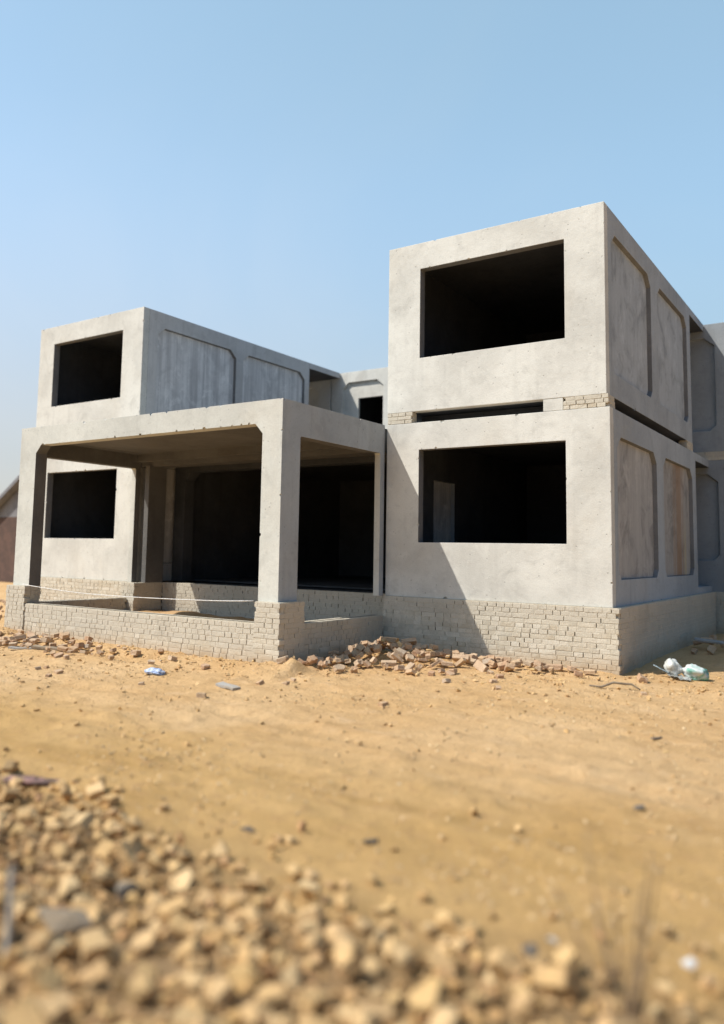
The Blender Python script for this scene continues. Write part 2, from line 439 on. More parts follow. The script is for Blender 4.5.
rnd = random.Random(3)
def wing_module(x0, x1, z0, z1, win, label, upper, panels, visible_right=True):
    """one storey of a wing: shell, front wall with its big opening, recessed side panels"""
    wx0, wx1, wz0, wz1 = win
    sh = box_mesh(x0, x1, .16, 7.13, z0, z1)
    cuts = [box_mesh(x0 + T, x1 - T, .0, YS - .14, z0 + .12, z1 - .13),
            box_mesh(x0 - 1, x1 + 1, YS, 8, (z0 - 1) if upper else z0 + .12, z1 - .15)]
    octs = [octagon(a, b, z0 + .37, z0 + (2.38 if upper else 2.33)) for a, b in panels]
    for o in octs:
        cuts.append(prism(o, 0, x1 - .08, x1 + .02, .012))
        cuts.append(prism(o, 0, x0 + .08, x0 - .02, .012))
    if not upper and x0 > -5:           # doorway from the wing into the middle of the house
        cuts.append(box_mesh(x0 - .5, x0 + .5, 1.30, 2.10, z0 + .125, z0 + 1.92))
    sh = boolean(sh, cuts)
    sh = bevel(sh, .008, lambda c: abs(c.y - .16) < 1e-3)
    sh = chip(sh, [((x1, .2, z0), (x1, YS, z0)), ((x1, .2, z1), (x1, YS, z1))], rnd, .01, .03, 1.6)
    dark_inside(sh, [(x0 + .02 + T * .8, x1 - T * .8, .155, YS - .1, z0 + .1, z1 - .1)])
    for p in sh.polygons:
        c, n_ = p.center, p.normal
        if n_.z < -.6 and (c.z < z0 + .02 or c.y > YS): p.material_index = 1  # undersides take the shade-darkened slot
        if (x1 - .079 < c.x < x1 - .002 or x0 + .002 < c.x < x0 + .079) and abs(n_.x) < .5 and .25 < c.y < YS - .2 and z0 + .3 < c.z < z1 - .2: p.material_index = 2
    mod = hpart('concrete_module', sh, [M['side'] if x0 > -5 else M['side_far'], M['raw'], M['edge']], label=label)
    fw = boolean(box_mesh(x0, x1, 0, .157, z0, z1), [box_mesh(wx0, wx1, -.5, .5, wz0, wz1)])
    fw = bevel(fw, .008, lambda c: c.y > .1 and (abs(c.x - x0) < 1e-3 or abs(c.x - x1) < 1e-3 or abs(c.z - z0) < 1e-3 or abs(c.z - z1) < 1e-3))
    e = []
    for z in (wz0, wz1): e.append(((wx0, 0, z), (wx1, 0, z)))
    fw = chip(fw, e, rnd, .008, .04, 4.5)
    fw = chip(fw, [((x0, 0, z0), (x1, 0, z0)), ((x0, 0, z0), (x0, 0, z1)), ((x1, 0, z0), (x1, 0, z1)), ((x0, 0, z1), (x1, 0, z1)),
                   ((wx0, 0, wz0), (wx0, 0, wz1)), ((wx1, 0, wz0), (wx1, 0, wz1))], rnd, .008, .04, 1.8)
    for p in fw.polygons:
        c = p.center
        if abs(p.normal.y) < .3 and wx0 - .01 < c.x < wx1 + .01 and wz0 - .01 < c.z < wz1 + .01: p.material_index = 1  # window reveals take the colour with painted shade
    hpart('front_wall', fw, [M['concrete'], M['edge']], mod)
    for i, (a, b) in enumerate(panels):
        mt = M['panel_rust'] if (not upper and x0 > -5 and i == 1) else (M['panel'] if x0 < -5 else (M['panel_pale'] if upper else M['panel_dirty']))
        oc = [(a + .003 if y < (a + b) / 2 else b - (b - y) - .003, z) for y, z in octs[i]]
        lb = 'recessed panel with a rusty brown stain running down' if mt is M['panel_rust'] else None
        hpart('side_panel', prism(oc, 0, x1 - .079, x1 - .068), mt, mod, lb)
    for i, (a, b) in enumerate(panels):
        hpart('side_panel', prism(octs[i], 0, x0 + .079, x0 + .068), M['panel'], mod)
    return mod

PAN = [(.33, 2.58), (3.05, 5.38)]
PANL = [(.42, 2.84), (3.10, 5.50)]
wing_module(-MW, 0, Z1, Z2, (-2.922, -.61, Z1 + .838, Z1 + 2.27), 'lower storey box beside the porch with a wide empty window opening, diagonal shadow across it', False, PAN)
wing_module(-MW, -.042, Z3, Z4, (-2.922, -.61, Z3 + .845, Z3 + 2.285), 'tall upper storey box of the near wing with a wide empty window opening', True, PAN)
wing_module(XLL, XL, Z1, Z2, (-12.24, -9.945, Z1 + .845, Z1 + 2.278), 'lower storey box of the far wing seen through the porch', False, PANL)
wing_module(XLL, XL, Z3, Z4, (-12.24, -9.945, Z3 + .885, Z3 + 2.308), 'upper storey box of the far wing above the porch', True, PANL)

# bricks packed between the stacked boxes -------------------------------------------------
def brick(bm, c, u, n, lu, ln, lz, r, jit=.003):
    """one brick: centre c, unit vectors u (along the wall) and n (outwards)"""
    z = Vector((0, 0, 1)); vs = []
    a = r.gauss(0, .006); u2 = (u + n * a).normalized(); n2 = (n - u * a).normalized()
    for i in (-1, 1):
        for j in (-1, 1):
            for k_ in (-1, 1):
                p = c + u2 * (i * lu / 2) + n2 * (j * ln / 2) + z * (k_ * lz / 2)
                vs.append(bm.verts.new(p + Vector([r.gauss(0, jit) for _ in 'xyz'])))
    for f in ((0, 1, 3, 2), (4, 6, 7, 5), (0, 4, 5, 1), (2, 3, 7, 6), (0, 2, 6, 4), (1, 5, 7, 3)):
        bm.faces.new([vs[i] for i in f])

def brick_wall(bm, mbm, p0, p1, out, z0, z1, r, depth=.11, course=.0690, joint=.009, open_=.34, ragged=.0055):
    """courses of bricks from p0 to p1 (xy), facing 'out'; bed joints struck flush, many upright joints left open"""
    p0 = Vector((*p0, 0)); p1 = Vector((*p1, 0)); L = (p1 - p0).length; u = (p1 - p0) / L; n = Vector((*out, 0))
    nc = max(1, round((z1 - z0) / course)); ch = (z1 - z0) / nc
    def mbox(a, b, za, zb, back, dep):
        q = [p0 + u * a - n * back, p0 + u * b - n * back, p0 + u * b - n * (back + dep), p0 + u * a - n * (back + dep)]
        vs = [mbm.verts.new((p.x, p.y, zz)) for zz in (za, zb) for p in q]
        for f in ((0, 3, 2, 1), (4, 5, 6, 7), (0, 1, 5, 4), (1, 2, 6, 5), (2, 3, 7, 6), (3, 0, 4, 7)):
            mbm.faces.new([vs[i] for i in f])
    for k_ in range(nc):
        z = z0 + (k_ + .5) * ch
        kind = r.choice((.115, .115, .235)) if k_ % 2 else .115
        t = -r.uniform(0, .1)
        hb = ch - joint * r.uniform(.75, 1.05)
        while t < L - .02:
            ln = (kind if r.random() < .8 else .235) + r.gauss(0, .005)
            gap = joint * r.uniform(.7, 1.5)
            a, b = max(t, r.gauss(0, ragged) if t <= 0 else 0), min(t + ln, L + r.gauss(0, ragged))
            t += ln + gap
            if b - a < .035: continue
            c = p0 + u * ((a + b) / 2) + n * (r.gauss(0, .0014) - depth / 2) + Vector((0, 0, z + r.gauss(0, .001)))
            brick(bm, c, u, n, b - a, depth, hb, r, .0007)
            if t < L - .02 and r.random() > open_:
                mbox(b - .004, t + .004, z - hb / 2 - .001, z + hb / 2 + .001, .003 + abs(r.gauss(0, .003)), .05)
        if k_: mbox(.006, L - .006, z - ch / 2 - joint * .62, z - ch / 2 + joint * .62, .0035 + .0012 * (k_ % 3), depth)
    mbox(.012, L - .012, z0 - .02, z1 - .02, .045, depth)
    mbox(.012, L - .012, z1 - .018, z1 + .004, .006, depth + .02)

def brick_part(name, walls, seed, label=None, parent=None):
    r = random.Random(seed); bm = bmesh.new(); mb = bmesh.new()
    for w in walls: brick_wall(bm, mb, *w[:5], r, **(w[5] if len(w) > 5 else {}))
    bmesh.ops.bevel(bm, geom=[e for e in bm.edges], offset=.0022, segments=1, affect='EDGES')
    nb = len(bm.faces)
    m2 = to_mesh(mb); bmesh.ops.recalc_face_normals(bm, faces=bm.faces)
    bm.from_mesh(m2)
    bm.faces.ensure_lookup_table()
    for f in bm.faces[nb:]: f.material_index = 1
    me = bpy.data.meshes.new(name); bm.to_mesh(me); bm.free()
    return hpart(name, me, [M['brick'], M['mortar']], parent, label)

th = dict(course=.06, joint=.009, open_=.3, ragged=.004)
for (x0, x1, tail) in ((-MW, 0, True), (XLL, XL, False)):
    e = -.03 if x0 > -5 else 0
    w = [((x0 + .01, -.0), (x0 + .46, -.0), (0, -1), Z2, Z3, th), ((x1 - .64, .0), (x1 - .02, .0), (0, -1), Z2, Z3, th),
         ((x1 - .03, .11), (x1 - .03, .36), (1, 0), Z2, Z3, th), ((x1 - .03, 5.15), (x1 - .03, 5.68), (1, 0), Z2, Z3, th)]
    brick_part('brick_packing', w[:1], 5 if x0 > -5 else 6); brick_part('brick_packing', w[1:3], 7); brick_part('brick_packing', w[3:], 9)
    hpart('packing_block', bevel(box_mesh(x1 - .93, x1 - .645, .004, .3, Z2 + .004, Z3 - .004), .006), M['concrete'])
    hpart('packing_core', box_mesh(x0 + .35, x1 - .35, .5, 5.4, Z2 + .004, Z3 - .004), M['raw'])  # added dark mass inside the slot, keeps it black

# middle of the house -----------------------------------------------------------------------
cx0, cx1 = XL + .03, -MW - .03
cb = boolean(box_mesh(cx0, cx1, 1.02, 7.12, Z1, Z2), [box_mesh(cx0 + .14, cx1 - .14, 1.3, 6.98, Z1 + .03, Z2 - .14),
     prism(octagon(cx0 + .3, cx1 - .16, Z1 - .2, Z2 - .44, .16, .16, .01), 1, .5, 1.4), box_mesh(cx1 - .5, cx1 + .5, 1.30, 2.10, Z1 + .125, Z1 + 1.92)])
cb = bevel(cb, .008)
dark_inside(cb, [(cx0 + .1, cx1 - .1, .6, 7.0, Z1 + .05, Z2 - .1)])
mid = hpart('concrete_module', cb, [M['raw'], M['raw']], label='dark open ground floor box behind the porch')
hpart('partition_wall', bevel(box_mesh(-5.3, cx1 - .145, 3.4, 3.52, Z1 + .033, Z2 - .143), .006), M['panel_pale'], mid)

def rear_module(x0, x1, z0, z1, recs, holes, label):
    sh = box_mesh(x0, x1, YB, YB + 3.4, z0, z1)
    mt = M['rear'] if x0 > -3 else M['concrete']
    cuts = [box_mesh(x0 + .15, x1 - .15, YB + .16, YB + 3.24, z0 + .12, z1 - .13)]
    for a, b in recs: cuts.append(prism(octagon(a, b, z0 + .64 if z0 < 2 else z0 + .45, z0 + 2.41), 1, YB + .08, YB - .02, .012))
    for h in holes: cuts.append(box_mesh(h[0], h[1], YB - .5, YB + .5, h[2], h[3]))
    sh = bevel(boolean(sh, cuts), .008)
    sh = chip(sh, [((x0, YB, z1), (x1, YB, z1))], rnd, .012, .035, 1.5)
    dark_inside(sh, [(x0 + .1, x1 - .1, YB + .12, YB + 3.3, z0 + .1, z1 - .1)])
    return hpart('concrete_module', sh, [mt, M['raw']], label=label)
for z0, z1 in ((Z1, Z2), (Z3, Z4)):
    up = z0 > 2
    rear_module(-2.66, 3.2, z0, z1, [(-2.2, .15), (.62, 2.8)], [], ('upper' if up else 'lower') + ' rear box showing past the corner of the near wing')
    rear_module(-9.62, -2.70, z0, z1, [(-9.25, -7.95), (-7.5, -5.4), (-5.0, -3.1)], [(-8.775, -7.965, z0 + .3, z0 + 1.97)] if up else [],
                ('upper rear box between the two wings with a small dark doorway' if up else 'lower rear box hidden behind the middle of the house'))
    rear_module(-15.5, -9.66, z0, z1, [(-15.1, -12.9), (-12.4, -10.1)], [], ('upper' if up else 'lower') + ' rear box behind the far wing')
for a_ in ((-2.6, -1.2), (-.3, 3.15), (-9.6, -3.6)): brick_part('brick_packing', [((a_[0], YB), (a_[1], YB), (0, -1), Z2, Z3, th)], 8)
hpart('packing_core', box_mesh(-15.3, 3.0, YB + .3, YB + 3.2, Z2 + .004, Z3 - .004), M['raw'])  # added dark mass filling the rear gap

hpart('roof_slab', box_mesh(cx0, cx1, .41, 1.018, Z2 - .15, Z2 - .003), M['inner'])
# plinths --------------------------------------------------------------------------------------
o = .085
brick_part('brick_plinth', [((-MW - .0, -.05), (o, -.05), (0, -1), -.1, Z1 - .004), ((o, .065), (o, 6.95), (1, 0), -.1, Z1 - .004)], 11, 'brick base under the near wing, half in shadow')
brick_part('brick_plinth', [((XLL - .08, -.03), (XL, -.03), (0, -1), -.1, Z1 - .004), ((XLL - .08, 6.9), (XLL - .08, -.03 + .115), (-1, 0), -.1, Z1 - .004)], 12)
brick_part('brick_plinth', [((-8.90, .40), (-MW - .1, .40), (0, -1), -.1, Z1 - .004)], 13)
brick_part('brick_plinth', [((-2.7, YB - .03), (3.25, YB - .03), (0, -1), -.1, Z1 - .004), ((3.25, YB + .09), (3.25, YB + 3.4), (1, 0), -.1, Z1 - .004)], 14)
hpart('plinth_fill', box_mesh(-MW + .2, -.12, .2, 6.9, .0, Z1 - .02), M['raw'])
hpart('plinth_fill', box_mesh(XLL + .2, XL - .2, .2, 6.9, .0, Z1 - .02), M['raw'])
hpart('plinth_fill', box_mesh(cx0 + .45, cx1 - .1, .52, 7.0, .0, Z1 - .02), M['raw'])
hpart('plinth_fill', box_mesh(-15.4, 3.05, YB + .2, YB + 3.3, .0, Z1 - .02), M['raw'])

# porch --------------------------------------------------------------------------------------
PY = -2.64; PX1 = -MW - .035; PX0 = XL; 
pf = box_mesh(PX0, PX1, PY, -.012, Z1, Z2)
fl = octagon(PX0 + .44, -3.875, Z1 - 1, Z2 - .315, .13, .14, .1)
sideR = octagon(PY + .405, -.135, Z1 - 1, Z1 + 2.235, .02, .02, .01)
sideL = octagon(PY + .225, -.135, Z1 - 1, Z1 + 2.235, .02, .02, .01)
cuts = [box_mesh(PX0 + .105, PX1 - .105, PY + .2, -.2, Z1 - 1, Z2 - .20),
        box_mesh(PX0 + .12, PX1 - .105, -.3, .5, Z1 - 1, Z2 - .34),
        prism(fl, 1, PY - .5, PY + .5), prism(sideL, 0, PX0 - .5, PX0 + .5), prism(sideR, 0, PX1 - .5, PX1 + .5),
        ]
# corner posts stay thick: the hollow is cut as a cross
cuts[0] = join_meshes([box_mesh(PX0 + .44, PX1 - .40, PY + .2, -.2, Z1 - 1, Z2 - .20)])
cuts.append(box_mesh(PX0 + .2, PX1 - .9, PY + .225, -.2, Z1 - 1, Z2 - .205)); cuts.append(box_mesh(PX1 - 1.0, PX1 - .2, PY + .405, -.2, Z1 - 1, Z2 - .207))
pf = boolean(pf, cuts)
pf = bevel(pf, .010)
pf = chip(pf, [((PX0, PY, Z2), (PX1, PY, Z2)), ((PX0 + .5, PY, Z2 - .315), (-4.0, PY, Z2 - .315))], rnd, .012, .045, 5)
pf = chip(pf, [((PX1, PY, Z1), (PX1, PY, Z2)), ((-3.875, PY, Z1), (-3.875, PY, Z2 - .45)), ((PX1, PY, Z2), (PX1, 0, Z2)), ((PX0, PY, Z1), (PX0, PY, Z2))], rnd, .008, .03, 2)
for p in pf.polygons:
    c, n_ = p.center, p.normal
    if PX0 + .06 < c.x < PX1 - .06 and PY + .05 < c.y and c.z < Z2 - .1: p.material_index = 1  # inner porch faces: slot with shade in its colour
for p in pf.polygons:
    if p.material_index == 0 and p.normal.x > .6: p.material_index = 2  # faces turned from the sun: slot tinted for shade
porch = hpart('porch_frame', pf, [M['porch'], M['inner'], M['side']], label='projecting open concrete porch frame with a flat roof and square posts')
# thin rear leg standing on its own pier at the far side
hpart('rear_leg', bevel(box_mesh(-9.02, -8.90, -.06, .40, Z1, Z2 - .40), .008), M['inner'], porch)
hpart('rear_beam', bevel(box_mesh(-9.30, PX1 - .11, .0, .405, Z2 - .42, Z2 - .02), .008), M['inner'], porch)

zl = .55
def fbox(x0, x1, y0, y1, z0, z1): return [((x0, y0), (x1, y0), (0, -1), z0, z1), ((x1, y0 + .115), (x1, y1), (1, 0), z0, z1), ((x1 - .0, y1), (x0, y1), (0, 1), z0, z1), ((x0, y1 - .0), (x0, y0 + .115), (-1, 0), z0, z1)]
PF = PY - .075
brick_part('brick_pier', [((-3.87, PF), (PX1 + .09, PF), (0, -1), -.1, Z1 - .004), ((PX1 + .09, PF + .115), (PX1 + .09, -2.17), (1, 0), -.1, Z1 - .004), ((-3.87, -2.2), (-3.87, PF + .115), (-1, 0), .4, Z1 - .004)], 21)
brick_part('brick_pier', [((PX0 - .08, PF), (-8.89, PF), (0, -1), -.1, Z1 - .004), ((-8.89, PF + .115), (-8.89, -2.40), (1, 0), .2, Z1 - .004), ((PX0 - .08, -2.4), (PX0 - .08, PF + .115), (-1, 0), -.1, Z1 - .004)], 22)
hpart('pier_core', box_mesh(-3.76, PX1 - .02, PF + .13, -2.2, -.1, Z1 - .01), M['mortar'])
hpart('pier_core', box_mesh(PX0 + .03, -9.0, PF + .13, -2.41, -.1, Z1 - .01), M['mortar'])
brick_part('brick_pier', [((-9.28, -.34), (-8.90, -.34), (0, -1), .1, Z1 - .004), ((-8.90, -.23), (-8.90, .395), (1, 0), .1, Z1 - .004)], 23)
hpart('pier_core', box_mesh(-9.25, -9.02, -.22, .38, .0, Z1 - .01), M['mortar'])
capk = dict(depth=.115)
brick_part('low_wall', [((-8.885, PF + .02), (-3.875, PF + .02), (0, -1), -.1, zl, capk), ((-3.9, PF + .24), (-8.86, PF + .24), (0, 1), .2, zl, capk)], 24, 'low brick wall across the front of the porch')
brick_part('low_wall', [((PX1 + .05, -2.165), (PX1 + .05, -.07), (1, 0), -.1, zl - .01, capk), ((PX1 - .18, -.07), (PX1 - .18, -2.165), (-1, 0), .2, zl - .01, capk)], 25, 'short low brick wall on the shaded side of the porch')
brick_part('low_wall', [((PX0 + .26, -2.4), (PX0 + .26, -.35), (1, 0), .1, zl, capk), ((PX0 + .03, -.35), (PX0 + .03, -2.4), (-1, 0), -.1, zl, capk)], 26, 'low brick wall on the far side of the porch')
# earth filled in between the low walls
bm = bmesh.new(); nxs, nys = 60, 26
gv = []
for j in range(nys + 1):
    for i in range(nxs + 1):
        x = -8.99 + (PX1 - .18 + 8.99) * i / nxs; y = -2.52 + 2.82 * j / nys
        z = .30 + .06 * hnoise(x, y, 1.2, 5) + .03 * hnoise(x, y, 4, 2) + .13 * max(0, (x + 6.6) / 3) * max(0, 1 - abs(y + .9) / 1.6)
        gv.append(bm.verts.new((x, y, z)))
for j in range(nys):
    for i in range(nxs):
        a = j * (nxs + 1) + i; bm.faces.new((gv[a], gv[a + 1], gv[a + nxs + 2], gv[a + nxs + 1]))
hpart('floor_fill', to_mesh(bm, smooth=True), M['soil'], label='orange earth filled in behind the low porch walls')

# ------------------------------------------------------------------ string across the porch
def tube_mesh(pts, rads, seg=7):
    bm = bmesh.new(); rings = []
    pts = [Vector(p) for p in pts]
    for i, p in enumerate(pts):
        d = (pts[min(i + 1, len(pts) - 1)] - pts[max(i - 1, 0)]).normalized()
        a = d.cross(Vector((0, 0, 1)) if abs(d.z) < .9 else Vector((1, 0, 0))).normalized(); b_ = d.cross(a)
        r = rads[i] if isinstance(rads, (list, tuple)) else rads
        rings.append([bm.verts.new(p + (a * math.cos(t) + b_ * math.sin(t)) * r) for t in [2 * math.pi * k_ / seg for k_ in range(seg)]])
    for i in range(len(rings) - 1):
        for k_ in range(seg):
            bm.faces.new((rings[i][k_], rings[i][(k_ + 1) % seg], rings[i + 1][(k_ + 1) % seg], rings[i + 1][k_]))
    bm.faces.new(rings[0]); bm.faces.new(rings[-1][::-1])
    return to_mesh(bm, smooth=True)
sp = []
for i in range(25):
    t = i / 24; x = -8.93 + 5.05 * t
    sp.append((x, PF - .012, .868 - .02 * t - .085 * 4 * t * (1 - t) * (.9 + .1 * math.sin(7 * t))))
tag(obj('string_line', tube_mesh(sp, .007, 6), M['string']), 'thin pale string stretched sagging between the two front porch piers', 'string')

# ------------------------------------------------------------------ shed at the far left
sx, sy = -29.5, 8.6
shed = empty('brick_shed', (sx, sy, 0)); tag(shed, 'blurred red brick shed with a grey pitched roof beyond the porch at the left edge', 'shed')
obj('wall', bevel(box_mesh(1.6, 9.6, 0, 5, -.3, 2.66), .02), M['shed_wall'], shed)
bm = bmesh.new()
pr_ = [(1.0, 2.5), (1.15, 2.42), (5.6, 5.30), (10.05, 2.42), (10.2, 2.5), (5.6, 5.46)]
prg = [(1.6, 2.66), (9.6, 2.66), (5.6, 5.24)]
def extrude(bm, poly, y0, y1):
    f0 = [bm.verts.new((x, y0, z)) for x, z in poly]; f1 = [bm.verts.new((x, y1, z)) for x, z in poly]
    bm.faces.new(f0); bm.faces.new(f1[::-1])
    for i in range(len(poly)): bm.faces.new((f0[i], f1[i], f1[(i + 1) % len(poly)], f0[(i + 1) % len(poly)]))
extrude(bm, pr_, -.35, 5.35)
obj('roof', to_mesh(bm), M['shed_roof'], shed)
bm = bmesh.new(); extrude(bm, prg, .01, 4.99)
obj('gable', to_mesh(bm), M['shed_roof'], shed)

# ------------------------------------------------------------------ loose stones, broken bricks, litter
def shard(r, n=13, squash=(1, .8, .62), sub=True):
    bm = bmesh.new()
    for i in range(n):
        v = Vector((r.gauss(0, 1), r.gauss(0, 1), r.gauss(0, 1))).normalized() * r.uniform(.78, 1.1)
        bm.verts.new([a * b_ for a, b_ in zip(v, squash)])
    res = bmesh.ops.convex_hull(bm, input=bm.verts)
    bmesh.ops.delete(bm, geom=[g for g in res['geom_interior'] if isinstance(g, bmesh.types.BMVert)], context='VERTS')
    bmesh.ops.dissolve_limit(bm, angle_limit=.3, verts=bm.verts, edges=bm.edges)
    bmesh.ops.bevel(bm, geom=[e for e in bm.edges], offset=.09, segments=2, profile=.55, affect='EDGES', clamp_overlap=True)
    if sub:
        bmesh.ops.triangulate(bm, faces=bm.faces)
        o_ = r.uniform(0, 50)
        for v in bm.verts: v.co *= 1 + .07 * noise.noise(v.co * 2.2 + Vector((o_, 0, 0)))
    return to_mesh(bm)
def brick_piece(r, kind):
    L = {'whole': .225, 'half': .13, 'bat': .085}[kind] * r.uniform(.92, 1.06)
    bm = bmesh.new(); vs = bm_box(bm, -L / 2, L / 2, -.052, .052, -.032, .032)
    bmesh.ops.subdivide_edges(bm, edges=bm.edges, cuts=2, use_grid_fill=True)
    o_ = r.uniform(0, 90)
    for v in bm.verts:
        if kind != 'whole' and v.co.x > L / 2 - .001:
            v.co.x += .022 * noise.noise(v.co * 26 + Vector((o_, 1, 2))) + .25 * v.co.y * r.uniform(.6, .8)
        v.co += Vector([.0045 * noise.noise(v.co * 30 + Vector((o_, k_ * 9, 0))) for k_ in range(3)])
    es = [e for e in bm.edges if len(e.link_faces) == 2 and e.calc_face_angle(0) > .6]
    bmesh.ops.bevel(bm, geom=es, offset=.005, segments=1, affect='EDGES')
    return to_mesh(bm)
r = random.Random(19)
shards = []
for i in range(14):
    m_ = shard(r, r.choice((10, 12, 14)), (1, r.uniform(.65, .95), r.uniform(.42, .75))); m_.materials.append(M['stone']); m_.name = 'rubble_stone'; shards.append(m_)
pieces = {}
for kd in ('whole', 'half', 'bat'):
    pieces[kd] = []
    for i in range(4):
        m_ = brick_piece(r, kd); m_.materials.append(M['broken']); m_.name = 'broken_brick'; pieces[kd].append(m_)

tan_pieces = []
for m0 in pieces['half'] + pieces['bat']:
    m_ = m0.copy(); m_.materials.clear(); m_.materials.append(M['stone']); m_.name = 'broken_brick'; tan_pieces.append(m_)
def place(name, me, loc, rot, sc, label, cat, group=None):
    o = bpy.data.objects.new(name, me); link(o)
    o.location = loc; o.rotation_euler = rot; o.scale = sc if isinstance(sc, (tuple, list)) else (sc, sc, sc)
    return tag(o, label, cat, group)

# foreground bank of rubble: the 300 largest stones as things, the small ones as one mass
def in_bank(x, y):
    edge = float(np.interp(x, [-3, -1.9, -.6, .1, .8, 1.7, 2.0, 2.5], [-7.5, -7.6, -7.68, -7.76, -7.84, -7.9, -7.84, -7.6])) + .12 * hnoise(x, y, 1.4, 6.6)
    if y > edge: return .09 * max(0, 1 - (y - edge) / .55)
    d = min(1, (edge - y) / .6)
    if x > 1.9: d *= max(.25, 1 - (x - 1.9) * .85)
    return .12 + .88 * d
def view_d(x, y): return math.hypot(x - 3.06, y + 10.92)
def visible(x, y, z=0.):
    d = Vector((x, y, z)) - cam.location; w = d.dot(F)
    if w < 1: return False
    u = 332.58 + 802.89 * d.dot(Rt) / w; v = 472.72 - 802.89 * d.dot(Up) / w
    return -60 < u < 784 and v < 1085
placed = []
def try_place(x, y, rad):
    for (a, b_, c) in placed:
        if (a - x) ** 2 + (b_ - y) ** 2 < ((c + rad) * .80) ** 2: return False
    placed.append((x, y, rad)); return True
big = []
tries = 0
while len(big) < 296 and tries < 60000:
    tries += 1
    x = r.uniform(-2.6, 3.3); y = r.uniform(-9.7, -7.4)
    if not visible(x, y) or r.random() > in_bank(x, y): continue
    rad = .030 + .036 * r.random() ** 1.8
    if tries < 900: rad = r.uniform(.05, .076)
    if not try_place(x, y, rad): continue
    big.append((x, y, rad))
for i, (x, y, rad) in enumerate(big):
    q = i % 7
    zz = ground_h(x, y) + rad * r.uniform(.15, .75)
    if q == 3 and rad < .075:
        place('broken_brick', r.choice(tan_pieces), (x, y, zz + .01), (r.gauss(0, .5), r.gauss(0, .5), r.uniform(0, 6.3)), r.uniform(.8, 1.05),
              'broken tan brick piece lying in the blurred foreground rubble', 'brick', 'broken brick pieces in the foreground rubble')
    else:
        place('rubble_stone', r.choice(shards), (x, y, zz), (r.gauss(0, .4), r.gauss(0, .4), r.uniform(0, 6.3)), rad * r.uniform(.95, 1.15),
              'angular tan stone lying in the blurred foreground rubble bank', 'stone', 'angular stones of the foreground rubble bank')

def scatter_stuff(name, n, pos, size, mat, label, protos, sink=.2):
    verts, faces = [], []
    pv = [([v.co.copy() for v in m_.vertices], [tuple(p.vertices) for p in m_.polygons]) for m_ in protos]
    c = 0; t = 0
    while c < n and t < n * 30:
        t += 1
        q = pos()
        if q is None: continue
        x, y, zo = q; s = size(); c += 1
        vs, fs = r.choice(pv); rot = Euler((r.gauss(0, .5), r.gauss(0, .5), r.uniform(0, 6.3))).to_matrix()
        b0 = len(verts); L = Vector((x, y, ground_h(x, y) + zo + s * sink))
        verts += [tuple(rot @ (v * s) + L) for v in vs]; faces += [tuple(b0 + i for i in f) for f in fs]
    me = bpy.data.meshes.new(name); me.from_pydata(verts, [], faces)
    o = obj(name, me, mat); return tag(o, label, 'gravel', None, 'stuff')
low = [shard(r, 8, (1, .85, .65), False) for _ in range(7)]
def low_simple():
    out = []
    for i in range(8):
        bm = bmesh.new()
        for k_ in range(9):
            v = Vector((r.gauss(0, 1), r.gauss(0, 1), r.gauss(0, 1))).normalized() * r.uniform(.8, 1.1)
            bm.verts.new((v.x, v.y * .85, v.z * .65))
        res = bmesh.ops.convex_hull(bm, input=bm.verts)
        bmesh.ops.delete(bm, geom=[g for g in res['geom_interior'] if isinstance(g, bmesh.types.BMVert)], context='VERTS')
        out.append(to_mesh(bm))
    return out
simple = low_simple()
def pos_bank():
    x = r.uniform(-3.4, 3.6); y = r.uniform(-9.9, -7.2)
    if r.random() > in_bank(x, y) * 1.0: return None
    return x, y, r.uniform(0, .01)
scatter_stuff('rubble_gravel', 5200, pos_bank, lambda: .012 + .036 * r.random() ** 1.6, M['chips'], 'small tan chips filling the gaps of the foreground rubble bank', low, .35)
def pos_field():
    x = r.uniform(-13, 4.5); y = r.uniform(-9, .8)
    if x < -3.4 and y > -2.75: return None
    if y > -.2 and x < .12: return None
    d = math.exp(-abs(y + 3.15) / .6) if x < -3.3 else math.exp(-abs(y + .5) / 1.3)
    if r.random() > .09 + .91 * d: return None
    return x, y, 0
scatter_stuff('scattered_gravel', 4200, pos_field, lambda: .006 + .034 * r.random() ** 3.6, M['stone'], 'small clods and chips strewn over the sandy ground', simple, .25)

def pos_clod():
    y = -7.6 + 7.2 * r.random() ** 1.25; x = r.uniform(-9.5, 4)
    if (x < -3.4 and y > -2.75) or (y > -.2 and x < .12): return None
    if not visible(x, y): return None
    if hnoise(x, y, .9, 17) + .25 * hnoise(x, y, 3, 5) < r.uniform(-.45, .45): return None
    return x, y, 0
scatter_stuff('sand_clods', 5500, pos_clod, lambda: .005 + .018 * r.random() ** 2.6, M['clod'], 'crumbs and clods of the sandy earth itself over the open ground', simple, .1)

